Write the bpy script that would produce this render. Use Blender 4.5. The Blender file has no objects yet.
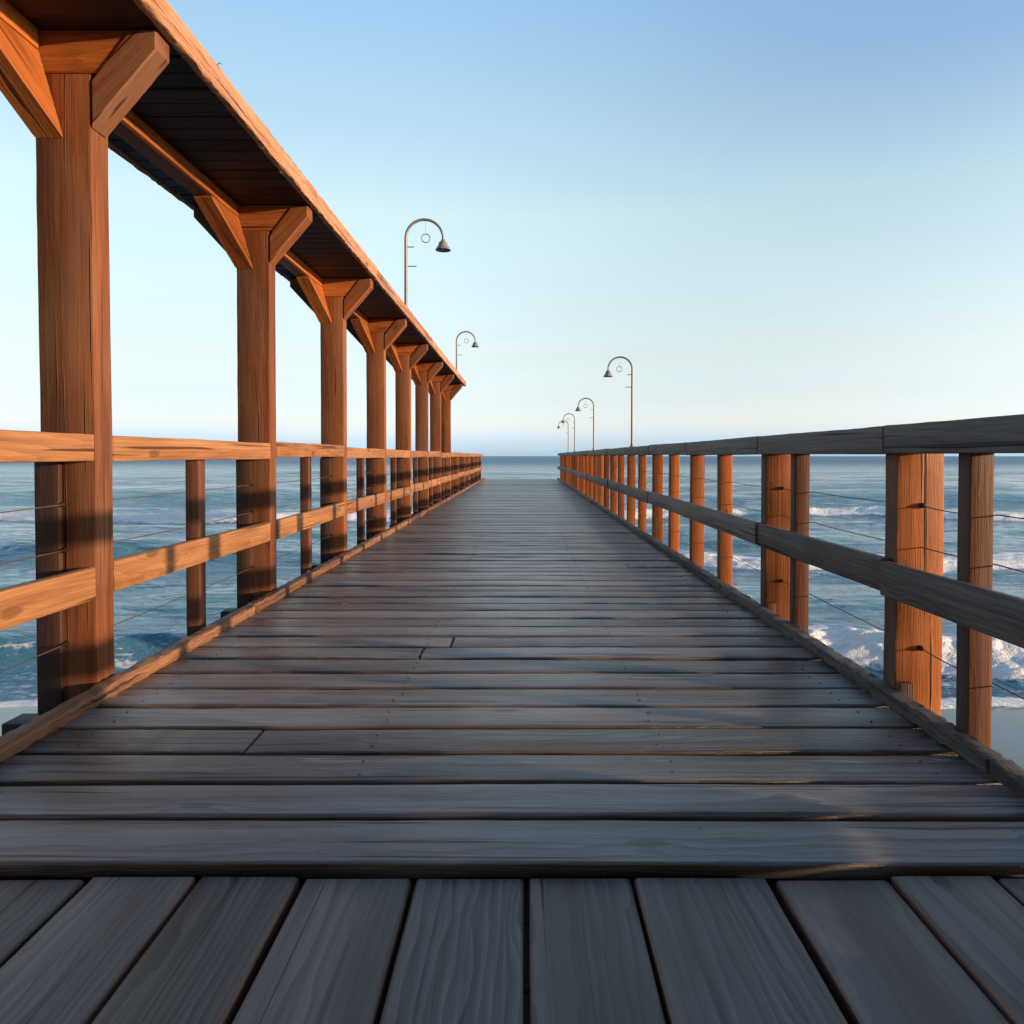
import bpy, math, random
import numpy as np
from mathutils import Vector

R = math.radians
rng = random.Random(11)
S = bpy.context.scene
COL = S.collection

# ------------------------------------------------------------------ camera, sky, sun, exposure
cam_d = bpy.data.cameras.new('camera')
cam = bpy.data.objects.new('camera', cam_d)
COL.objects.link(cam)
cam.location = (0, 0, 1.0)
cam.rotation_euler = (R(90 - 1.0), 0, 0)
cam_d.sensor_width = 36
cam_d.lens = 24.0
cam_d.shift_x = -12 / 1024
cam_d.shift_y = -44 / 1024
cam_d.clip_start = 0.05
cam_d.clip_end = 30000
S.camera = cam

SUN_EL, SUN_AZ = 6.0, 108.0          # azimuth clockwise from +Y (looking out to sea)
w = bpy.data.worlds.new('World')
S.world = w
w.use_nodes = True
wt = w.node_tree
for n in list(wt.nodes):
    wt.nodes.remove(n)
def wn(t, **k):
    n = wt.nodes.new(t)
    for a, b in k.items():
        setattr(n, a, b)
    return n
sky = wn('ShaderNodeTexSky', sky_type='NISHITA', sun_disc=False)
sky.sun_elevation = R(SUN_EL)
sky.sun_rotation = R(SUN_AZ)
sky.air_density = 1.0
sky.dust_density = 0.6
sky.ozone_density = 2.0
bg = wn('ShaderNodeBackground')
bg.inputs['Strength'].default_value = 0.15
wo = wn('ShaderNodeOutputWorld')
# the evening air: sky colour graded by height above the horizon, with a soft bank of sea haze low down
tc = wn('ShaderNodeTexCoord')
sx = wn('ShaderNodeSeparateXYZ')
wt.links.new(tc.outputs['Generated'], sx.inputs[0])
wmap = wn('ShaderNodeVectorMath', operation='MULTIPLY'); wmap.inputs[1].default_value = (5, 5, 40)
wt.links.new(tc.outputs['Generated'], wmap.inputs[0])
wno = wn('ShaderNodeTexNoise'); wno.inputs['Scale'].default_value = 1.0; wno.inputs['Detail'].default_value = 4
wt.links.new(wmap.outputs[0], wno.inputs['Vector'])
wz = wn('ShaderNodeMath', operation='MULTIPLY_ADD'); wz.inputs[1].default_value = .022
wt.links.new(wno.outputs['Fac'], wz.inputs[0]); wt.links.new(sx.outputs['Z'], wz.inputs[2])
wsub = wn('ShaderNodeMath', operation='SUBTRACT'); wsub.inputs[1].default_value = .011
wt.links.new(wz.outputs[0], wsub.inputs[0])
ramp = wn('ShaderNodeValToRGB')
RAMP = [(0.0, (1.14, 2.15, 6.7)), (.022, (1.20, 1.72, 4.5)), (.042, (1.60, 1.66, 2.85)), (.082, (1.82, 1.6, 2.02)), (.139, (2.36, 1.80, 1.71)), (.326, (3.85, 2.86, 2.1)), (.553, (3.2, 3.0, 2.72)), (1.0, (2.4, 2.5, 2.4))]
e = ramp.color_ramp.elements
while len(e) < len(RAMP): e.new(.5)
for k, (p_, c_) in enumerate(RAMP):
    e[k].position = p_; e[k].color = (c_[0] / 7, c_[1] / 7, c_[2] / 7, 1)
wt.links.new(wsub.outputs[0], ramp.inputs[0])
side_r = wn('ShaderNodeMapRange', interpolation_type='SMOOTHSTEP')
for k_, v_ in (('From Min', .0), ('From Max', .62), ('To Min', 0.0), ('To Max', 1.0)): side_r.inputs[k_].default_value = v_
side_z = wn('ShaderNodeMapRange', interpolation_type='SMOOTHSTEP')
for k_, v_ in (('From Min', .08), ('From Max', .58), ('To Min', .02), ('To Max', 1.0)): side_z.inputs[k_].default_value = v_
wt.links.new(sx.outputs['Z'], side_z.inputs['Value'])
side_m = wn('ShaderNodeMath', operation='MULTIPLY')
wt.links.new(sx.outputs['X'], side_r.inputs['Value'])
side_c = wn('ShaderNodeMix', data_type='RGBA'); side_c.inputs[6].default_value = (7, 7, 7, 1); side_c.inputs[7].default_value = (3.9, 4.45, 5.5, 1)
wt.links.new(side_r.outputs[0], side_m.inputs[0]); wt.links.new(side_z.outputs[0], side_m.inputs[1])
wt.links.new(side_m.outputs[0], side_c.inputs[0])
m1 = wn('ShaderNodeMix', data_type='RGBA', blend_type='MULTIPLY'); m1.inputs[0].default_value = 1
m2 = wn('ShaderNodeMix', data_type='RGBA', blend_type='MULTIPLY'); m2.inputs[0].default_value = 1
wt.links.new(sky.outputs[0], m1.inputs[6]); wt.links.new(ramp.outputs[0], m1.inputs[7])
wt.links.new(m1.outputs[2], m2.inputs[6]); wt.links.new(side_c.outputs[2], m2.inputs[7])
left_r = wn('ShaderNodeMapRange', interpolation_type='SMOOTHSTEP')
for k_, v_ in (('From Min', -.05), ('From Max', -.6), ('To Min', 1.0), ('To Max', .77)): left_r.inputs[k_].default_value = v_
wt.links.new(sx.outputs['X'], left_r.inputs['Value'])
m3 = wn('ShaderNodeVectorMath', operation='SCALE')
wt.links.new(m2.outputs[2], m3.inputs[0]); wt.links.new(left_r.outputs[0], m3.inputs['Scale'])
back_r = wn('ShaderNodeMapRange', interpolation_type='SMOOTHSTEP')   # sky dimmed inland to weaken its light on front faces
for k_, v_ in (('From Min', .1), ('From Max', -.6), ('To Min', 1.0), ('To Max', .36)): back_r.inputs[k_].default_value = v_
wt.links.new(sx.outputs['Y'], back_r.inputs['Value'])
m4 = wn('ShaderNodeVectorMath', operation='SCALE')
wt.links.new(m3.outputs[0], m4.inputs[0]); wt.links.new(back_r.outputs[0], m4.inputs['Scale'])
wt.links.new(m4.outputs[0], bg.inputs[0])
wt.links.new(bg.outputs[0], wo.inputs[0])

sun_d = bpy.data.lights.new('sun', 'SUN')
sun_d.energy = 4.8
sun_d.angle = R(0.9)
sun_d.color = (1.0, 0.69, 0.42)
sun = bpy.data.objects.new('sun', sun_d)
COL.objects.link(sun)
sd = Vector((math.sin(R(SUN_AZ)) * math.cos(R(SUN_EL)), math.cos(R(SUN_AZ)) * math.cos(R(SUN_EL)), math.sin(R(SUN_EL))))
sun.rotation_euler = sd.to_track_quat('Z', 'Y').to_euler()
sun.location = (20, -20, 12)

S.view_settings.view_transform = 'Standard'
S.view_settings.look = 'None'
S.view_settings.exposure = 0.6
S.view_settings.gamma = 1.0

# ------------------------------------------------------------------ helpers
def tag(o, label=None, cat=None, group=None, kind=None):
    if label: o['label'] = label
    if cat: o['category'] = cat
    if group: o['group'] = group
    if kind: o['kind'] = kind
    return o

def empty(name, loc=(0, 0, 0)):
    o = bpy.data.objects.new(name, None)
    COL.objects.link(o)
    o.location = loc
    o.empty_display_size = 0.2
    return o

class MB:
    """mesh collector carrying wood-grain coordinates (gco), a per-board tint and a side mask"""
    def __init__(s):
        s.v, s.f, s.g, s.t, s.s = [], [], [], [], []

    def board(s, p0, p1, up, w, t, bev=0.006, segs=1, wob=0.0, tint=None, bseg=2, chip=0.0, bow=0.0, inner=False):
        """beam from p0 to p1; w = size across (dir x up), t = size along up; p0/p1 on the centre line"""
        p0, p1, up = Vector(p0), Vector(p1), Vector(up).normalized()
        d = (p1 - p0); L = d.length; d.normalize()
        side = d.cross(up).normalized(); up = side.cross(d).normalized()
        off = Vector((rng.uniform(0, 40), rng.uniform(-.16, .16), rng.uniform(-.16, .16)))
        tint = rng.random() if tint is None else tint
        prof = []
        hw, ht = w / 2, t / 2
        b = min(bev, hw * .9, ht * .9)
        for cx, cy, a0 in ((hw - b, ht - b, 0), (-hw + b, ht - b, 90), (-hw + b, -ht + b, 180), (hw - b, -ht + b, 270)):
            for k in range(bseg + 1):
                a = R(a0 + 90 * k / bseg)
                prof.append((cx + b * math.cos(a), cy + b * math.sin(a)))
        n = len(prof); base = len(s.v)
        ph = [rng.uniform(0, 6.28) for _ in range(6)]
        stations = [i / segs for i in range(segs + 1)]
        ends = b * .7
        st = [(0.0, b)] + [((ends if i == 0 else (L - ends if i == segs else q * L)), 0.0) for i, q in enumerate(stations)] + [(L, b)]
        for x, ins in st:
            wx = wob * (math.sin(x * 1.3 + ph[0]) + .5 * math.sin(x * 3.7 + ph[1]))
            wy = wob * (math.sin(x * 1.1 + ph[2]) + .5 * math.sin(x * 4.3 + ph[3])) + bow * (1 - (2 * x / L - 1) ** 2)
            for i, (u, q) in enumerate(prof):
                if ins:
                    u = max(-hw + ins, min(hw - ins, u)); q = max(-ht + ins, min(ht - ins, q))
                cu = rng.gauss(0, chip) if chip else 0
                cq = rng.gauss(0, chip) if chip else 0
                s.v.append(p0 + d * x + side * (u + wx + cu) + up * (q + wy + cq))
                s.g.append(Vector((x, u, q)) + off)
                s.t.append(tint)
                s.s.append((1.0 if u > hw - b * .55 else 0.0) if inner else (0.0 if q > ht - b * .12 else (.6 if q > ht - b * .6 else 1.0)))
        m = len(st)
        for j in range(m - 1):
            for i in range(n):
                a, bb = base + j * n + i, base + j * n + (i + 1) % n
                s.f.append((a, bb, bb + n, a + n))
        s.f.append(tuple(base + i for i in reversed(range(n))))
        s.f.append(tuple(base + (m - 1) * n + i for i in range(n)))
        return s

    def prism(s, poly, plane, lo, hi, bev=0.007, grain=None, tint=None):
        """poly: convex 2-D outline; plane 'xz' extrudes along y, 'yz' along x; bevelled by insetting the caps"""
        base = len(s.v); n = len(poly)
        off = Vector((rng.uniform(0, 40), rng.uniform(-.16, .16), rng.uniform(-.16, .16)))
        tint = rng.random() if tint is None else tint
        c = Vector((sum(p[0] for p in poly) / n, sum(p[1] for p in poly) / n))
        gd = Vector(grain if grain else (1, 0)).normalized()
        area = sum(poly[i][0] * poly[(i + 1) % n][1] - poly[(i + 1) % n][0] * poly[i][1] for i in range(n))
        pts = list(poly) if area > 0 else list(reversed(poly))
        ins = []
        for i in range(n):
            a, p, q = Vector(pts[i - 1]), Vector(pts[i]), Vector(pts[(i + 1) % n])
            d1, d2 = (p - a).normalized(), (q - p).normalized()
            n1, n2 = Vector((-d1.y, d1.x)), Vector((-d2.y, d2.x))
            m_ = (n1 + n2); m_ = m_ / max(.2, m_.dot(n1))
            ins.append(p + m_ * bev)
        rings = [(ins, lo), ([Vector(p) for p in pts], lo + bev), ([Vector(p) for p in pts], hi - bev), (ins, hi)]
        for pp, e in rings:
            for p in pp:
                s.v.append(Vector((p[0], e, p[1])) if plane == 'xz' else Vector((e, p[0], p[1])))
                r = Vector(p) - c
                s.g.append(Vector((r.dot(gd), r.dot(Vector((-gd.y, gd.x))), e - lo)) + off)
                s.t.append(tint); s.s.append(0.0)
        flip = plane == 'xz'
        def F(*q):
            s.f.append(tuple(reversed(q)) if flip else tuple(q))
        for j in range(3):
            for i in range(n):
                a, b = base + j * n + i, base + j * n + (i + 1) % n
                F(a, b, b + n, a + n)
        F(*[base + i for i in reversed(range(n))])
        F(*[base + 3 * n + i for i in range(n)])
        return s

    def tube(s, pts, r, n=8, cap=True):
        base = len(s.v); m = len(pts)
        pts = [Vector(p) for p in pts]
        rr = r if isinstance(r, (list, tuple)) else [r] * m
        ref = Vector((0.13, 0.31, 0.94))
        for j, p in enumerate(pts):
            d = (pts[min(j + 1, m - 1)] - pts[max(j - 1, 0)]).normalized()
            a = d.cross(ref)
            if a.length < .05: a = d.cross(Vector((1, 0, 0)))
            a.normalize(); b = d.cross(a).normalized()
            for i in range(n):
                t = 2 * math.pi * i / n
                s.v.append(p + a * (rr[j] * math.cos(t)) + b * (rr[j] * math.sin(t)))
                s.g.append(Vector((0, 0, 0))); s.t.append(.5); s.s.append(0)
        for j in range(m - 1):
            for i in range(n):
                a, b = base + j * n + i, base + j * n + (i + 1) % n
                s.f.append((a, b, b + n, a + n))
        if cap:
            s.f.append(tuple(base + i for i in reversed(range(n))))
            s.f.append(tuple(base + (m - 1) * n + i for i in range(n)))
        return s

    def nail(s, x, y, z, r=.0045):
        base = len(s.v)
        for rr, zz in ((r, -.004), (r, .0012), (r * .6, .0019)):
            for i in range(8):
                t = math.pi * i / 4
                s.v.append(Vector((x + rr * math.cos(t), y + rr * math.sin(t), z + zz)))
                s.g.append(Vector((0, 0, 0))); s.t.append(.3); s.s.append(1.0)
        for j in range(2):
            for i in range(8):
                a, b = base + j * 8 + i, base + j * 8 + (i + 1) % 8
                s.f.append((a, b, b + 8, a + 8))
        s.f.append(tuple(base + 16 + i for i in range(8)))

    def lathe(s, prof, n=20, c=(0, 0, 0)):
        base = len(s.v); c = Vector(c)
        for r, z in prof:
            for i in range(n):
                t = 2 * math.pi * i / n
                s.v.append(c + Vector((r * math.cos(t), r * math.sin(t), z)))
                s.g.append(Vector((0, 0, 0))); s.t.append(.5); s.s.append(0)
        for j in range(len(prof) - 1):
            for i in range(n):
                a, b = base + j * n + i, base + j * n + (i + 1) % n
                s.f.append((a, b, b + n, a + n))
        return s

    def mesh(s, name, m, origin=(0, 0, 0), smooth=35):
        me = bpy.data.meshes.new(name)
        o3 = Vector(origin)
        me.from_pydata([tuple(v - o3) for v in s.v], [], s.f)
        for nm, ty, key, arr in (('gco', 'FLOAT_VECTOR', 'vector', s.g), ('tint', 'FLOAT', 'value', s.t), ('side', 'FLOAT', 'value', s.s)):
            at = me.attributes.new(nm, ty, 'POINT')
            at.data.foreach_set(key, np.array([tuple(x) for x in arr] if ty == 'FLOAT_VECTOR' else arr, dtype=np.float32).ravel())
        me.materials.append(m)
        me.polygons.foreach_set('use_smooth', [True] * len(me.polygons))
        me.set_sharp_from_angle(angle=R(smooth))
        me.update()
        return me

    def build(s, name, m, parent=None, origin=(0, 0, 0), smooth=35):
        """origin in the parent's local space: vertices are given in that same space"""
        o = bpy.data.objects.new(name, s.mesh(name, m, origin, smooth))
        COL.objects.link(o)
        o.location = origin
        if parent: o.parent = parent
        return o

# ------------------------------------------------------------------ materials
class NT:
    def __init__(s, name):
        s.m = bpy.data.materials.new(name); s.m.use_nodes = True
        s.t = s.m.node_tree
        for n in list(s.t.nodes): s.t.nodes.remove(n)
        s.out = s.t.nodes.new('ShaderNodeOutputMaterial')
    def n(s, ty, ins=None, **k):
        x = s.t.nodes.new(ty)
        for a, b in k.items(): setattr(x, a, b)
        for a, b in (ins or {}).items(): s.put(x.inputs[a], b)
        return x
    def put(s, sock, val):
        if isinstance(val, bpy.types.NodeSocket): s.t.links.new(val, sock)
        else: sock.default_value = val
    def math(s, op, a, b=0.0, c=None, clamp=False):
        x = s.n('ShaderNodeMath', operation=op); x.use_clamp = clamp
        s.put(x.inputs[0], a); s.put(x.inputs[1], b)
        if c is not None: s.put(x.inputs[2], c)
        return x.outputs[0]
    def vm(s, op, a, b):
        x = s.n('ShaderNodeVectorMath', operation=op)
        s.put(x.inputs[0], a); s.put(x.inputs[1], b)
        return x.outputs[0]
    def noise(s, vec, scale, detail=3, rough=.55, dist=0.0):
        return s.n('ShaderNodeTexNoise', {'Vector': vec, 'Scale': scale, 'Detail': detail, 'Roughness': rough, 'Distortion': dist}).outputs['Fac']
    def rng(s, v, a, b, c=0.0, d=1.0, smooth=False):
        x = s.n('ShaderNodeMapRange', {'Value': v, 'From Min': a, 'From Max': b, 'To Min': c, 'To Max': d})
        if smooth: x.interpolation_type = 'SMOOTHSTEP'
        return x.outputs[0]
    def mix(s, f, a, b, mode='MIX'):
        x = s.n('ShaderNodeMix', data_type='RGBA', blend_type=mode)
        s.put(x.inputs[0], f); s.put(x.inputs[6], a); s.put(x.inputs[7], b)
        return x.outputs[2]
    def attr(s, nm):
        return s.n('ShaderNodeAttribute', attribute_name=nm)

def c4(c): return (c[0], c[1], c[2], 1.0)

def wood(name, dark, light, rough=.6, spec=.35, side=None, bump=.5, rings=16.0, contrast=1.0, tintamt=.25, grey=None, knotcol=None, ringw=.3):
    q = NT(name)
    g = q.attr('gco').outputs['Vector']
    tint = q.attr('tint').outputs['Fac']
    # knots: sparse cells that bend the rings round them
    kv = q.n('ShaderNodeTexVoronoi', {'Vector': q.vm('MULTIPLY', g, (1.9, 5.2, 5.2)), 'Scale': 1.0, 'Randomness': 1.0}).outputs['Distance']
    knot = q.rng(kv, .06, .34, 1.0, 0.0, True)
    core = q.rng(kv, .075, .125, 1.0, 0.0, True)
    warp = q.noise(q.vm('MULTIPLY', g, (.9, 5, 5)), 1.0, 3)
    warp2 = q.noise(q.vm('MULTIPLY', g, (3.5, 22, 22)), 1.0, 2)
    cmb = q.n('ShaderNodeCombineXYZ', {'X': 0.0, 'Y': q.math('ADD', q.math('MULTIPLY', knot, .032), q.math('MULTIPLY', warp, .16)), 'Z': q.math('MULTIPLY', warp2, .02)}).outputs[0]
    gv = q.vm('ADD', q.vm('MULTIPLY', g, (.1, 1, 1)), cmb)
    wv = q.n('ShaderNodeTexWave', {'Vector': gv, 'Scale': rings, 'Distortion': 1.2, 'Detail': 2.0, 'Detail Scale': 1.2}, wave_type='RINGS', rings_direction='X', wave_profile='SAW').outputs['Fac']
    fib = q.noise(q.vm('MULTIPLY', g, (5.0, 210, 210)), 1.0, 5, .7)
    fib2 = q.noise(q.vm('MULTIPLY', g, (1.2, 34, 34)), 1.0, 3, .6)
    blot = q.noise(q.vm('MULTIPLY', g, (1.1, 4, 4)), 1.0, 4, .6)
    a = q.math('MULTIPLY', wv, ringw * contrast)
    a = q.math('ADD', a, q.math('MULTIPLY', q.math('SUBTRACT', fib, .5), 1.15 * contrast))
    a = q.math('ADD', a, q.math('MULTIPLY', q.math('SUBTRACT', fib2, .5), 1.35 * contrast))
    a = q.math('ADD', a, q.math('MULTIPLY', q.math('SUBTRACT', blot, .5), 1.15))
    a = q.math('ADD', a, q.math('MULTIPLY', q.math('SUBTRACT', tint, .5), tintamt * 2))
    a = q.math('ADD', a, .3, clamp=True)
    col = q.mix(a, c4(dark), c4(light))
    if grey:                                    # weather patches, each with a shape of its own
        gm = q.rng(q.noise(q.vm('ADD', q.vm('MULTIPLY', g, (.7, 5, 5)), (7, 3, 1)), 1.0, 4, .65), .44, .66, 0, .8)
        col = q.mix(gm, col, c4(grey))
    chk = q.rng(q.noise(q.vm('ADD', q.vm('MULTIPLY', g, (.8, 46, 46)), (3, 9, 5)), 1.0, 2, .4), .66, .70, 0, .85)
    col = q.mix(chk, col, c4([x * .25 for x in dark]))
    kc = knotcol or [x * .45 for x in dark]
    col = q.mix(q.math('MULTIPLY', core, .55), col, c4(kc))
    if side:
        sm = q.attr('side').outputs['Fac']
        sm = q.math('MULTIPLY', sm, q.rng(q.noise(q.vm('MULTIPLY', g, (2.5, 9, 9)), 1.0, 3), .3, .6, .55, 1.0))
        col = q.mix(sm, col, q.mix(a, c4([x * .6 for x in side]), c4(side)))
    hgt = q.math('ADD', q.math('MULTIPLY', wv, .35), q.math('MULTIPLY', fib, .5))
    hgt = q.math('ADD', hgt, q.math('MULTIPLY', fib2, .5))
    hgt = q.math('SUBTRACT', hgt, q.math('MULTIPLY', chk, 1.2))
    bm = q.n('ShaderNodeBump', {'Strength': bump, 'Distance': .006, 'Height': hgt})
    ro = q.math('ADD', q.math('MULTIPLY', q.math('SUBTRACT', blot, .5), .35), rough, clamp=True)
    p = q.n('ShaderNodeBsdfPrincipled', {'Base Color': col, 'Roughness': ro, 'Specular IOR Level': spec, 'Normal': bm.outputs[0]})
    q.t.links.new(p.outputs[0], q.out.inputs[0])
    return q.m

def plain(name, col, rough=.5, metal=0.0, spec=.5, var=.25, scale=9.0):
    q = NT(name)
    tc = q.n('ShaderNodeTexCoord').outputs['Object']
    nz = q.noise(tc, scale, 5, .65)
    cc = q.mix(q.rng(nz, .3, .7), c4([x * (1 - var) for x in col]), c4([min(1, x * (1 + var)) for x in col]))
    bm = q.n('ShaderNodeBump', {'Strength': .2, 'Distance': .002, 'Height': q.noise(tc, scale * 8, 3)})
    p = q.n('ShaderNodeBsdfPrincipled', {'Base Color': cc, 'Roughness': q.rng(nz, .3, .7, rough - .1, rough + .15), 'Metallic': metal, 'Specular IOR Level': spec, 'Normal': bm.outputs[0]})
    q.t.links.new(p.outputs[0], q.out.inputs[0])
    return q.m

M = {
    'post': wood('post wood', (.10, .031, .0115), (.29, .100, .034), rough=.62, contrast=.7, grey=(.20, .10, .055), bump=.7, spec=.2),
    'brace': wood('orange brown brace wood', (.17, .045, .010), (.50, .165, .040), rough=.6, spec=.2, contrast=.8, bump=.7),
    'rail': wood('orange brown rail wood', (.17, .068, .026), (.39, .19, .08), rough=.6, tintamt=.2, bump=.7, spec=.25),  # even orange brown tone of the left rails
    'redpost': wood('red brown post wood', (.14, .040, .010), (.40, .122, .028), rough=.58, spec=.2, tintamt=.55, contrast=.8, side=(.10, .07, .06), bump=.7),  # side: darker tone, shade of the inner post faces put into the colour
    'slim': wood('dark slim post wood', (.06, .015, .005), (.18, .048, .012), rough=.6, side=(.07, .048, .042), bump=.7),  # side: inner-face shade put into the colour here too
    'slimleft': wood('brown slim post wood', (.055, .02, .01), (.175, .064, .03), rough=.6, bump=.7),
    'strip': wood('dark backing wood', (.025, .013, .010), (.07, .032, .02), rough=.6),
    'greyrail': wood('weathered grey rail wood', (.048, .043, .041), (.175, .155, .142), rough=.62, tintamt=.2, bump=.8),
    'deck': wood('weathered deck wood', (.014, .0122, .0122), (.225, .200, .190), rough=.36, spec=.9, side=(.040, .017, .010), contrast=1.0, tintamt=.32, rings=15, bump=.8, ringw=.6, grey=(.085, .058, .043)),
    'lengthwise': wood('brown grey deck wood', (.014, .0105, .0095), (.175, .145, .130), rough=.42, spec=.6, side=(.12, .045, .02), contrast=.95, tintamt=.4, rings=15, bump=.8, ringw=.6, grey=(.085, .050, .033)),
    'kerb': wood('rough kerb wood', (.055, .024, .012), (.27, .125, .06), rough=.7, contrast=1.4, bump=1.0),
    'darkkerb': wood('dark kerb wood', (.03, .027, .026), (.11, .095, .085), rough=.65, contrast=1.2, bump=.9),
    'joist': wood('dark joist wood', (.022, .016, .015), (.06, .045, .038), rough=.65),
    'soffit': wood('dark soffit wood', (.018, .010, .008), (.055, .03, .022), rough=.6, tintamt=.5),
    'fascia': wood('rough fascia wood', (.17, .068, .03), (.50, .255, .135), rough=.65, contrast=1.4, bump=1.0),
    'wire': plain('rusty wire', (.16, .10, .07), .5, .6),
    'bolt': plain('dark iron', (.035, .03, .028), .5, .7),
    'lamp': plain('grey painted lamp metal', (.23, .22, .22), .45, .2),
    'lamp_dark': plain('dark lamp lining', (.06, .06, .062), .5, .1),
    'bulb': plain('unlit frosted bulb', (.45, .45, .43), .3, 0),
}

# ------------------------------------------------------------------ sea and beach
def _hash(ix, iy, seed):
    h = (ix.astype(np.int64) * 374761393 + iy.astype(np.int64) * 668265263 + seed * 1442695041) & 0xffffffff
    h = ((h ^ (h >> 13)) * 1274126177) & 0xffffffff
    h = h ^ (h >> 16)
    return (h & 0xffffff) / float(0xffffff)
def vnoise(x, y, seed=0):
    ix, iy = np.floor(x), np.floor(y)
    fx, fy = x - ix, y - iy
    fx = fx * fx * (3 - 2 * fx); fy = fy * fy * (3 - 2 * fy)
    a, b = _hash(ix, iy, seed), _hash(ix + 1, iy, seed)
    c, d = _hash(ix, iy + 1, seed), _hash(ix + 1, iy + 1, seed)
    return (a * (1 - fx) + b * fx) * (1 - fy) + (c * (1 - fx) + d * fx) * fy
def fbm(x, y, seed=0, oct=4, gain=.5):
    r, a, t = np.zeros_like(x), 1.0, 0.0
    for k in range(oct):
        r += a * vnoise(x * 2 ** k + k * 17.3, y * 2 ** k + k * 9.1, seed + k); t += a; a *= gain
    return r / t
def sstep(a, b, x):
    t = np.clip((x - a) / (b - a), 0, 1)
    return t * t * (3 - 2 * t)

SEA = -2.0
def grid_mesh(name, X, Y, Z, attrs, mat):
    nr, nc = X.shape
    me = bpy.data.meshes.new(name)
    nv = nr * nc
    co = np.stack([X, Y, Z], -1).reshape(-1, 3).astype(np.float32)
    idx = np.arange(nv).reshape(nr, nc)
    q = np.stack([idx[:-1, :-1], idx[:-1, 1:], idx[1:, 1:], idx[1:, :-1]], -1).reshape(-1, 4)
    me.vertices.add(nv); me.vertices.foreach_set('co', co.ravel())
    me.loops.add(q.size); me.loops.foreach_set('vertex_index', q.ravel().astype(np.int32))
    me.polygons.add(len(q))
    me.polygons.foreach_set('loop_start', (np.arange(len(q)) * 4).astype(np.int32))
    me.polygons.foreach_set('loop_total', np.full(len(q), 4, np.int32))
    me.polygons.foreach_set('use_smooth', np.ones(len(q), bool))
    me.update(calc_edges=True)
    for k, a in attrs.items():
        at = me.attributes.new(k, 'FLOAT', 'POINT'); at.data.foreach_set('value', a.ravel().astype(np.float32))
    me.materials.append(mat)
    o = bpy.data.objects.new(name, me); COL.objects.link(o)
    return o

def sea_material():
    q = NT('sea water')
    pos = q.n('ShaderNodeNewGeometry').outputs['Position']
    foam = q.attr('foam').outputs['Fac']
    # wind-ruffled open water offshore: waves too small for the mesh are carried by the gloss
    far = q.rng(q.n('ShaderNodeSeparateXYZ', {'Vector': pos}).outputs['Y'], 25, 350, .06, .42, True)
    shal = q.attr('shallow').outputs['Fac']
    n1 = q.noise(q.vm('MULTIPLY', pos, (.9, 2.6, 0)), 1.0, 5, .6, .6)
    n2 = q.noise(q.vm('MULTIPLY', pos, (5.5, 11, 6)), 1.0, 5, .65, .4)
    thr = q.math('SUBTRACT', 1.0, foam)
    fm = q.math('ADD', q.math('MULTIPLY', n1, .55), q.math('MULTIPLY', n2, .45))
    fmask = q.rng(q.math('SUBTRACT', fm, q.math('ADD', q.math('MULTIPLY', thr, .5), .22)), -.03, .1, 0, 1)
    fmask = q.math('MULTIPLY', fmask, q.rng(foam, .02, .14))
    deep = q.mix(shal, (.045, .150, .245, 1), (.10, .26, .31, 1))
    col = q.mix(fmask, deep, (.88, .88, .87, 1))
    h = q.math('ADD', q.math('MULTIPLY', q.noise(q.vm('MULTIPLY', pos, (1.1, 2.6, 0)), 1.0, 5, .62, .5), 1.0),
               q.math('ADD', q.math('MULTIPLY', q.noise(q.vm('MULTIPLY', pos, (.22, .6, 0)), 1.0, 3, .5), 1.6), q.math('MULTIPLY', q.noise(q.vm('MULTIPLY', pos, (.035, .12, 0)), 1.0, 4, .6), 9.0)))
    b1 = q.n('ShaderNodeBump', {'Strength': q.rng(q.n('ShaderNodeSeparateXYZ', {'Vector': pos}).outputs['Y'], 15, 70, .42, .75), 'Distance': .3, 'Height': h})
    b2 = q.n('ShaderNodeBump', {'Strength': q.math('MULTIPLY', fmask, .7), 'Distance': .06, 'Height': n2, 'Normal': b1.outputs[0]})
    p = q.n('ShaderNodeBsdfPrincipled', {'Base Color': col, 'Roughness': q.math('MAXIMUM', q.rng(fmask, 0, 1, .06, .85), far), 'IOR': 1.33, 'Normal': b2.outputs[0]})
    q.t.links.new(p.outputs[0], q.out.inputs[0])
    return q.m

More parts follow.
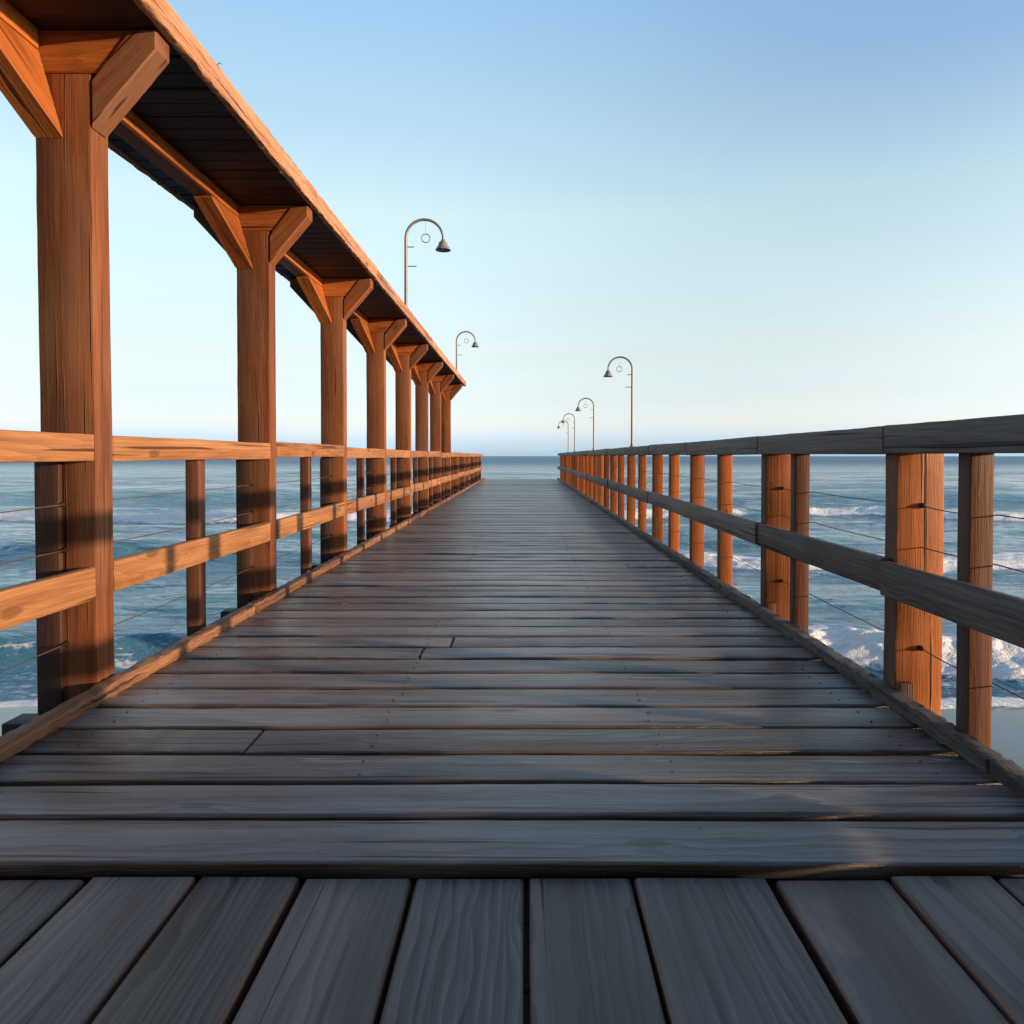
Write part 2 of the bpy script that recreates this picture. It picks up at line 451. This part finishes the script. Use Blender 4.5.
def build_sea():
    f, H = 683.0, 3.0
    dys = np.concatenate([np.linspace(290, 12, 760), np.geomspace(11.6, .12, 60)])
    Yr = H * f / dys
    u = np.linspace(-1, 1, 660)
    u = np.sign(u) * (.45 * np.abs(u) + .55 * np.abs(u) ** 2.5)
    U, Y = np.meshgrid(u, Yr)
    X = U * (Y * 2.6 + 8)
    Z = np.zeros_like(X); foam = np.zeros_like(X); shal = np.zeros_like(X)
    # rolling ridges: (distance, height, width seaward, width shoreward, foam amount, seed)
    ridges = [(10.3, .50, 1.9, .60, 1.0, 3), (14.6, .17, 1.8, 1.1, .0, 5), (20.3, .36, 2.6, .8, .74, 9), (26.0, .22, 2.6, 1.6, .0, 12),
              (31.5, .5, 4.0, .9, .98, 15), (46, .75, 6.0, 2.6, .04, 21), (62, .6, 7, 4, .0, 25), (82, .8, 9, 5, .12, 28), (110, .8, 12, 8, .0, 31)]
    for zc, A, ws, wsh, fo, sd_ in ridges:
        wav = (fbm(X / (zc * .32 + 2), Y * 0 + sd_, sd_, 3) - .5) * (zc * .14 + 1.2)
        d = Y - (zc + wav)
        amp = A * (.35 + .95 * fbm(X / (zc * .22 + 1.5), Y * 0 + 3.3, sd_ + 40, 3))
        prof = np.where(d > 0, np.exp(-(d / ws) ** 2), np.exp(-(np.abs(d) / wsh) ** 1.8))
        Z += amp * prof
        shal += .8 * amp / A * np.exp(-((d + wsh * .35) / (wsh * .8)) ** 2) * (1 if zc > 12 else .15)
        if zc < 11: amp = amp * (.2 + .8 * sstep(-1, 2.5, X))
        if fo > 0:
            brk = sstep(.36, .56, fbm(X / (zc * .20 + 1.0) + 5.5, Y * 0 + 7.7, sd_ + 80, 3) + (fo - .6) * .55)
            ff = np.where(d > 0, np.exp(-(d / (ws * .22)) ** 2), 1 - sstep(wsh * .7, wsh * 1.7, np.abs(d)))
            trail = .36 * np.where(d > 0, 0, np.exp(-(np.abs(d) / (wsh * 4.0)) ** 2))
            if zc < 11: brk = brk * (.12 + .88 * sstep(-1, 2.5, X))
            foam = np.maximum(foam, brk * np.maximum(ff, trail))
            rough = (fbm(X * 3.2, Y * 3.8, sd_ + 120, 4, .6) - .42)
            Z += brk * ff * rough * A * .38
    # churned water and lace of foam between the breakers and the sand
    wash = sstep(15.5, 10, Y)
    foam = np.maximum(foam, wash * (.12 + .34 * fbm(X * .5, Y * 1.3, 301, 4)))
    foam = np.maximum(foam, .30 * sstep(26, 17, Y) * fbm(X * .25, Y * .9, 303, 4))
    # wind chop, faded where it would be finer than the grid
    dz = np.gradient(Yr)[:, None] * np.ones_like(X)
    for wl, a, sd_ in ((.55, .035, 201), (1.3, .075, 202), (3.2, .14, 203), (8, .25, 204)):
        k = sstep(wl * .55, wl * .2, dz) * (1 - .55 * sstep(14, 8, Y))
        Z += k * a * (fbm(X / (wl * 2.2), Y / wl, sd_, 3) - .5) * 2
    edge = 8.0 + (fbm(X * .35, Y * 0 + 1.1, 401, 3) - .5) * 1.6
    Z *= sstep(edge - .3, edge + 1.2, Y) * .96 + .04
    foam = np.maximum(foam, .9 * np.exp(-((Y - edge) / .22) ** 2))
    Z -= np.clip(edge - Y, 0, 3) * .12
    shal += .22 * sstep(40, 12, Y) * sstep(8.2, 9.6, Y)
    o = grid_mesh('sea', X, Y, Z + SEA, {'foam': np.clip(foam, 0, 1), 'shallow': np.clip(shal, 0, 1)}, sea_material())
    tag(o, kind='structure')
build_sea()

def build_beach():
    q = NT('wet sand')
    pos = q.n('ShaderNodeNewGeometry').outputs['Position']
    n1 = q.noise(q.vm('MULTIPLY', pos, (.4, 1.1, 0)), 1.0, 5, .6)
    n2 = q.noise(pos, 160.0, 3, .6)
    y = q.n('ShaderNodeSeparateXYZ', {'Vector': pos}).outputs['Y']
    wet = q.rng(q.math('ADD', y, q.math('MULTIPLY', n1, 3.0)), -1.0, 3.5, 0, 1, True)
    col = q.mix(q.rng(n1, .3, .7), (.30, .25, .19, 1), (.40, .34, .27, 1))
    col = q.mix(wet, col, (.03, .048, .07, 1))
    bm = q.n('ShaderNodeBump', {'Strength': q.rng(wet, 0, 1, .6, .12), 'Distance': .01, 'Height': q.math('ADD', q.noise(q.vm('MULTIPLY', pos, (2, 6, 0)), 1.0, 4), q.math('MULTIPLY', n2, .2))})
    p = q.n('ShaderNodeBsdfPrincipled', {'Base Color': col, 'Roughness': q.rng(wet, 0, 1, .8, .07), 'Coat Weight': q.math('MULTIPLY', wet, .5), 'Coat Roughness': .03, 'Coat IOR': 1.33, 'Normal': bm.outputs[0]})
    q.t.links.new(p.outputs[0], q.out.inputs[0])
    ys = np.concatenate([np.linspace(-4000, -100, 20), np.linspace(-95, -10, 40), np.linspace(-9, 13, 90)])
    xs = np.concatenate([np.linspace(-4000, -60, 14), np.linspace(-50, 50, 120), np.linspace(60, 4000, 14)])
    X, Y = np.meshgrid(xs, ys)
    Z = SEA - .03 + np.where(Y > 8.3, -(Y - 8.3) * .16, np.minimum((8.3 - Y) * .028, 1.6 + 0 * Y))
    Z += (fbm(X * .25, Y * .4, 77, 3) - .5) * .05
    Z += np.where(Y < -20, (fbm(X * .03, Y * .05, 78, 3) - .4) * 1.2 * sstep(-20, -60, Y), 0)
    tag(grid_mesh('beach', X, Y, Z, {}, q.m), kind='structure')
build_beach()

# ------------------------------------------------------------------ the pier: deck, kerbs, joists, piles
Y0, YE = 1.665, 29.5                    # cross planks start and end
LX, RX = -1.78, 1.51                   # inner faces of the posts
PITCH = .2115
BAY = 1.96
POSTY = [2.83 + BAY * k for k in range(-2, 8)]       # front faces of the canopy posts

pier = empty('pier', (0, 0, 0))
tag(pier, 'long weathered grey plank pier leading straight out to sea', 'pier')
mb = MB()
y = Y0; i = 0
while y < YE:
    wd = PITCH - rng.uniform(.020, .036)
    if i == 0: wd = PITCH - .012
    z = rng.gauss(0, .0022)
    t = .045
    yc = y + wd / 2
    rot = rng.gauss(0, .0018)
    ex0, ex1 = LX + .012 + rng.uniform(-.006, .002), RX - .008 + rng.uniform(-.002, .006)
    near = y < 9
    cut = rng.uniform(-1.2, 1.0) if rng.random() < .09 else None
    spans = [(ex0, ex1)] if cut is None else [(ex0, cut - .002), (cut + .002, ex1)]
    for k_, (a, b) in enumerate(spans):
        zz = z + (rng.gauss(0, .0025) if k_ else 0)
        mb.board((a, yc + rot * a, -t / 2 + zz), (b, yc + rot * b, -t / 2 + zz + rng.gauss(0, .0015)), (0, 0, 1), wd, t,
                 bev=rng.uniform(.006, .011), segs=26 if near else 6, wob=.0013 if near else .0008, bseg=3 if near else 2, chip=.0007 if near else 0, bow=rng.uniform(-.001, .003))
    if near:
        for bxx in (-1.55, -.52, .48, 1.30):
            for q in (.27, .73):
                xx = bxx + rng.gauss(0, .006)
                mb.nail(xx, y + wd * q + rot * xx + rng.gauss(0, .006), z + .0016)
    y += PITCH; i += 1
YEND = y
mb.build('cross_planks', M['deck'], pier)

mb = MB()
bx = [-2.39, -2.12, -1.855, -1.59, -1.325, -1.06, -.80, -.538, -.272, 0.002, .272, .605, .895, 1.157, 1.42, 1.69, 1.96]
for a, b in zip(bx[:-1], bx[1:]):
    gap = rng.choice((.008, .012, .016, .022))
    mb.board(((a + b) / 2, -4.0, -.0485 + rng.gauss(0, .002)), ((a + b) / 2 + rng.gauss(0, .004), Y0 - .014 - rng.uniform(0, .008), -.0485 + rng.gauss(0, .003)), (0, 0, 1), b - a - gap, .045,
             bev=.009, segs=40, wob=.0014, bseg=3, chip=.0006)
mb.build('lengthwise_planks', M['lengthwise'], pier)
mb = MB()
for k in range(29):
    mb.board((-2.35, -3.95 + k * .2, -.084), (1.95, -3.95 + k * .2, -.084), (0, 0, 1), .197, .022, bev=.003, bseg=1)
mb.build('gap_dark_boards', M['joist'], pier)  # dark boards added below so the plank gaps stay black

def kerb(x, m, label):
    mb = MB()
    y = -1.4
    while y < YEND - .3:
        L = min(rng.uniform(2.6, 3.6), YEND - y)
        if YEND - y - L < 1.2: L = YEND - y
        n = int(L * (34 if y < 12 else 6))
        mb.board((x + rng.gauss(0, .003), y + .003, .0275), (x + rng.gauss(0, .003), y + L - .003, .0275 + rng.gauss(0, .002)), (0, 0, 1), .066, .058, bev=.009, segs=n, wob=.0010, chip=.0026, bseg=2)
        y += L
    o = mb.build('kerb', m, pier)
    o['label'] = label
kerb(LX + .045, M['kerb'], 'rough sunlit brown kerb along the canopy side')
kerb(RX - .032, M['darkkerb'], 'dark weathered kerb along the side without a canopy')

jm = MB().board((-.29, 0, 0), (2.9, 0, 0), (0, 0, 1), .12, .16, bev=.006, segs=6, wob=.001).mesh('joist', M['joist'])
for yy in [p - .075 for p in POSTY] + [POSTY[-1] + BAY * k for k in range(1, 6)]:
    o = bpy.data.objects.new('joist', jm); COL.objects.link(o)
    o.parent = pier; o.location = (-1.79, yy, -.145)
# lengthwise bearers under the planks, resting on the joists
for xx in (-1.55, -.52, .48, 1.30):
    MB().board((xx, -4.0, -.135), (xx, YEND - .05, -.135), (0, 0, 1), .10, .09, bev=.005, segs=4).build('bearer', M['joist'], pier)
pm = MB().lathe([(0.0, -1.3), (.14, -1.3), (.135, 1.6), (.13, 2.06), (0, 2.06)], 14).mesh('pile', M['joist'])
for yy in [.7 + 3.92 * k for k in range(7)]:
    for xx in (-1.35, 1.1):
        o = bpy.data.objects.new('pile', pm); COL.objects.link(o)
        o.parent = pier; o.location = (xx, yy + .08, -2.286)

# ------------------------------------------------------------------ canopy on the left
SOF = 2.752
PW, PD = .23, .125                     # post width (across) and depth (along the pier)
canopy = empty('canopy', (LX - PW / 2, POSTY[0], -.3))
tag(canopy, 'long narrow timber canopy on thick brown posts with knee braces, left of the walkway', 'canopy')
C0 = Vector(canopy.location)
def L_(x, y, z): return Vector((x, y, z)) - C0
def shift(mb):
    mb.v = [v - C0 for v in mb.v]; return mb
XO, XI = -2.335, -1.498                # roof edges (outer, inner)
RY0, RY1 = POSTY[0] - .5, POSTY[-1] + .62
for yf in POSTY:
    far = yf > 9
    yc = yf + PD / 2
    xc = LX - PW / 2
    p = shift(MB().board((xc, yc, -.3), (xc, yc, SOF - .178), (0, 1, 0), PW, PD, bev=.009, segs=4 if far else 22, wob=.0016, chip=0 if far else .0005)).build('post', M['post'], canopy)
    shift(MB().board((XO + .14, yc, SOF - .089), (XI - .115, yc, SOF - .089), (0, 0, 1), PD - .012, .176, bev=.006, segs=4)).build('header', M['brace'], p)
    xi, xo = LX, LX - PW
    shift(MB().prism([(xi + .003, SOF - .21), (xi + .165, SOF - .002), (XI - .008, SOF - .002), (XI - .008, SOF - .085), (xi + .003, SOF - .40)], 'xz', yf - .004, yf + .105, grain=(.7, .7))).build('cross_brace', M['post'], p)
    shift(MB().prism([(xo - .003, SOF - .21), (xo - .165, SOF - .002), (XO + .03, SOF - .002), (XO + .03, SOF - .085), (xo - .003, SOF - .40)], 'xz', yf - .004, yf + .105, grain=(-.7, .7))).build('cross_brace', M['post'], p)
    kb = MB().prism([(yf - .003, SOF - .445), (yf - .003, SOF - .088), (yf - .40, SOF - .088), (yf - .415, SOF - .105)], 'yz', -2.012, -1.888, bev=.006, grain=(-.75, .66))
    for v in kb.v: v.x -= .10 * max(0, min(1, (v.z - (SOF - .445)) / .36))
    shift(kb).build('knee_brace', M['brace'], p)
    sc_pts = None
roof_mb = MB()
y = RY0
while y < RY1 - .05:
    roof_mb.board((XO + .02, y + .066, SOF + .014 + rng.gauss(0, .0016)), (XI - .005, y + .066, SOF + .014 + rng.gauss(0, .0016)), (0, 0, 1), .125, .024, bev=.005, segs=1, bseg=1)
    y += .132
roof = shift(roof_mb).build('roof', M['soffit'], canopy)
for x, nm in ((XI + .02, 'fascia'), (XO - .001, 'fascia')):
    mb = MB(); y = RY0 - .02
    while y < RY1 - .05:
        L = min(4.2, RY1 + .02 - y)
        if RY1 + .02 - y - L < 1.2: L = RY1 + .02 - y
        mb.board((x + rng.gauss(0, .003), y + .002, SOF + .055 + rng.gauss(0, .003)), (x, y + L - .002, SOF + .055 + rng.gauss(0, .003)), (0, 0, 1), .042, .118, bev=.007, segs=int(L * 30), wob=.0012, chip=.0018)
        y += L
    shift(mb).build('fascia', M['fascia'], roof)
mb = MB(); y = RY0
while y < RY1 - .05:
    mb.board((XO + .024, y + .075, SOF + .098 + rng.gauss(0, .002)), (XI - .004, y + .075, SOF + .098 + rng.gauss(0, .002)), (0, 0, 1), .142, .022, bev=.004, bseg=1)
    y += .15
shift(mb).build('top_boards', M['greyrail'], roof)
# a loose splinter standing up off the inner fascia
mb = MB().tube([(XI + .02, 3.31, SOF + .11), (XI + .026, 3.31, SOF + .128), (XI + .042, 3.305, SOF + .132), (XI + .056, 3.30, SOF + .12)], [.003, .0025, .0015, .001], 5)
shift(mb).build('splinter', M['fascia'], roof)
for a, b in zip([RY0 + .05] + [p + PD for p in POSTY], POSTY + [RY1 - .05]):
    shift(MB().board((-2.052, a + .002, SOF - .043), (-2.052, b - .002, SOF - .043), (0, 0, 1), .13, .083, bev=.007, segs=10)).build('beam', M['brace'], canopy)

# ------------------------------------------------------------------ left railing (between the canopy posts, then on its own posts)
rl = empty('railing', (LX, 0, 0))
tag(rl, 'sunlit orange-brown timber railing with wires, running beneath the canopy', 'railing')
O_ = Vector(rl.location)
def loc(mb, o=O_):
    mb.v = [v - o for v in mb.v]; return mb
supY = POSTY + [POSTY[-1] + BAY * k for k in range(1, 7) if POSTY[-1] + BAY * k < YEND]
for k, yf in enumerate(supY):
    last = k == len(supY) - 1
    y1 = (supY[k + 1] if not last else YEND) - .003
    y0 = yf + PD + .004
    n = 16 if yf < 8 else 3
    dz = rng.gauss(0, .006)
    for nm, zc, h in (('top_rail', 1.035, .112), ('mid_rail', .472, .135)):
        e0, e1 = rng.gauss(0, .006), rng.gauss(0, .006)
        loc(MB().board((LX - .022, y0, zc + e0), (LX - .022, y1, zc + e1), (0, 0, 1), .05, h, bev=.007, segs=n, wob=.002, chip=.0005 if n > 3 else 0)).build(nm, M['rail'], rl)
    ym = (y0 + y1) / 2
    loc(MB().board((LX - .086, ym, -.28), (LX - .086, ym, 1.06), (0, 1, 0), .075, .085, bev=.005, segs=n, wob=.001, inner=True)).build('slim_post', M['slimleft'], rl)
    if yf > POSTY[-1] + .1:
        loc(MB().board((LX - .085, yf + .06, -.28), (LX - .085, yf + .06, 1.085), (0, 1, 0), .165, .115, bev=.006)).build('post', M['post'], rl)
    else:
        loc(MB().board((LX - PW + .048, yf - .014, -.26), (LX - PW + .048, yf - .014, .978), (0, 1, 0), .10, .026, bev=.004, segs=8, wob=.001)).build('dark_strip', M['strip'], rl)  # darker strip over the outer part of the post front, below the rail
    if yf < 20:
        for hz in (.80, .61, .22):
            loc(MB().tube([(LX - .125, yf - .03, hz + .0), (LX - .125, yf - .012, hz), (LX - .125, yf + .004, hz)], [.006, .011, .011], 8)).build('eye_bolt', M['bolt'], rl)
def wires(parent, x, ys, hs, o):
    for hz in hs:
        pts = []
        for a, b in zip(ys[:-1], ys[1:]):
            sag = rng.uniform(.002, .012)
            for k in range(8):
                t = k / 8
                pts.append((x + .004 * math.sin(a * 7), a + (b - a) * t, hz - 4 * sag * t * (1 - t)))
        pts.append((x, ys[-1], hz))
        loc(MB().tube(pts, .0024, 6), o).build('wire', M['wire'], parent)
wires(rl, LX - .125, [-1.09] + [q for q in supY[1:]] + [YEND - .05], (.80, .61, .22), O_)

# ------------------------------------------------------------------ right railing
rr = empty('railing', (RX, 0, 0))
tag(rr, 'weathered grey railing boards on red-brown posts, on the open side without a canopy', 'railing')
O2 = Vector(rr.location)
# (front face y, width across, depth)
wide, slim = [], []
for d in (373, 242): wide.append(RX * 683 / d)
for d in (447, 271): slim.append(RX * 683 / d)
wide.append(.95); wide.append(-.75)
rest = [RX * 683 / d for d in (196, 168, 146, 129)]
y = rest[-1] + .98
while y < YEND - .1:
    rest.append(y); y += .98
for yf in wide:
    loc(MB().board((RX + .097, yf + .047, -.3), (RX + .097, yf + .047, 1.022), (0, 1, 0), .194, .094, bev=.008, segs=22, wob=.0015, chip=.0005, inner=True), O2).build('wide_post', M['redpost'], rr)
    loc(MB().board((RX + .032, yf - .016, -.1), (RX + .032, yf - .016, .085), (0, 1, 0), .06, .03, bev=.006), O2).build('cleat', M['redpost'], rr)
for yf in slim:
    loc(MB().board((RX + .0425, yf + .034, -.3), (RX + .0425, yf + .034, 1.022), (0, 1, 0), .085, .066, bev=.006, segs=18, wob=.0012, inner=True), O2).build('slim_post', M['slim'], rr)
for k, yf in enumerate(rest):
    w_ = .10 if k % 2 == 0 else .115
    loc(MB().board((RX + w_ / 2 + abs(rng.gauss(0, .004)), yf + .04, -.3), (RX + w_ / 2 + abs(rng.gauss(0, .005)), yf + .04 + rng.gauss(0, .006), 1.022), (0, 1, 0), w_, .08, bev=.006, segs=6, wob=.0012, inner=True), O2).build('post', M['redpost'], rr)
joints = sorted([wide[2], wide[0], wide[1]] + rest[1::2] )
joints = [-1.3] + joints + [YEND]
for k, (a, b) in enumerate(zip(joints[:-1], joints[1:])):
    if b - a < .3: continue
    n = 18 if a < 8 else 4
    s0 = .0 if k == 0 else .02
    e = rng.gauss(0, .004)
    loc(MB().board((RX + .035, a + s0 + .003, 1.071 + e), (RX + .035, b + s0 - .006, 1.071 + rng.gauss(0, .005)), (0, 0, 1), .165, .114, bev=.007, segs=n, wob=.0018, chip=.0005 if n > 4 else 0), O2).build('top_rail', M['greyrail'], rr)
    ox = (-.011 if k % 2 else 0) + rng.uniform(-.003, .003)
    loc(MB().board((RX - .0245 + ox, a + s0 + .003, .51 + rng.gauss(0, .005)), (RX - .0245 + ox, b + s0 - .009, .51 + rng.gauss(0, .007)), (0, 0, 1), .044, .138, bev=.007, segs=n, wob=.0018, chip=.0005 if n > 4 else 0), O2).build('mid_rail', M['greyrail'], rr)
mb = MB()
for k in range(3):
    mb.board((RX - .0, -1.25, .13 + k * .122), (RX - .0, 1.72, .13 + k * .122), (0, 0, 1), .022, .117, bev=.004, segs=16, wob=.001)
for v in mb.v: v.x += -.014
loc(mb, O2).build('shade_boards', M['greyrail'], rr)  # boards added out of view to cast shade on the foreground planks
for yf in wide[:2]:
    for hz in (.80, .22):
        loc(MB().tube([(RX + .102, yf - .02, hz), (RX + .102, yf - .012, hz), (RX + .102, yf + .004, hz)], [.005, .011, .011], 10), O2).build('eye_bolt', M['bolt'], rr)
wires(rr, RX + .102, sorted([-.75, .95, 1.7] + wide[:2] + slim[:2] + rest)[0:] + [YEND - .05], (.80, .63, .22), O2)

# ------------------------------------------------------------------ lamps
def make_lamp(scale, length, sign, label, where):
    """hook lamp: sign = +1 hook bends to +x, -1 to -x; foot at the origin; length in units of the arch width"""
    r = empty('street_lamp', where)
    tag(r, label, 'street lamp', 'hooked lamps along the pier')
    Rr = .30
    pts = [(0, 0, 0), (0, 0, length * .5)] + [(sign * (Rr - Rr * math.cos(R(a))), 0, length + Rr * math.sin(R(a))) for a in range(0, 181, 9)]
    pts.append((sign * 2 * Rr, 0, length - .03))
    rad = [.031, .028] + [.025 - .005 * k / 21 for k in range(21)] + [.018]
    pole = MB().tube(pts, rad, 12).lathe([(.0, .0), (.075, .0), (.075, .018), (.045, .03), (.034, .09)], 16).build('pole', M['lamp'], r)
    cx = sign * 2 * Rr
    sh = MB().lathe([(.0, 0), (.028, 0), (.042, -.03), (.068, -.05), (.078, -.095), (.115, -.15), (.124, -.172), (.114, -.172), (.07, -.11), (.0, -.07)], 24, (cx, 0, length - .02)).build('lamp_shade', M['lamp'], r)
    MB().lathe([(0, -.08), (.035, -.09), (.045, -.125), (.03, -.155), (0, -.165)], 14, (cx, 0, length - .02)).build('bulb', M['bulb'], sh)
    ring = [(sign * (Rr + .02) + .068 * math.cos(t * math.pi / 12), 0, length + .0 + .068 * math.sin(t * math.pi / 12)) for t in range(25)]
    rg = MB().tube(ring, .0075, 6, cap=False)
    rg.tube([(sign * (Rr + .02), 0, length + .066), (sign * (Rr + .01), 0, length + Rr - .01)], .0022, 5).build('ring', M['lamp'], r)
    for z, ln in ((length - .14, .13), (length - .45, .17)):
        MB().tube([(0, 0, z), (sign * ln, 0, z)], .0085, 6).build('rung', M['lamp'], r)
    r.scale = (scale, scale, scale)
    return r
RT = 1.128
def px_lamp(px, top_y, x, foot, arch_px, sign, label):
    Yd = x * 683 / (px - 524)
    sc = arch_px / 683 * Yd / .60
    tot = 1.0 + (456 - top_y) / 683 * Yd - foot
    make_lamp(sc, tot / sc - .33, sign, label, (x, Yd, foot))
px_lamp(406.5, 219, -1.83, SOF + .108, 37, 1, 'grey hooked lamp on the canopy roof, the larger and nearer one')
px_lamp(456.8, 331, -1.655, SOF + .108, 18.5, 1, 'grey hooked lamp on the far end of the canopy roof')
px_lamp(632, 356, 1.57, RT, 24.0, -1, 'grey hooked lamp on the right railing, tallest and nearest of that side')
px_lamp(593.7, 397.5, 1.57, RT, 15.5, -1, 'grey hooked lamp on the right railing, second from the nearest')
px_lamp(574.7, 413, 1.57, RT, 11.5, -1, 'small grey hooked lamp on the right railing, third from the nearest')
px_lamp(568.3, 420, 1.57, RT, 9.5, -1, 'smallest grey hooked lamp, at the far end of the right railing')
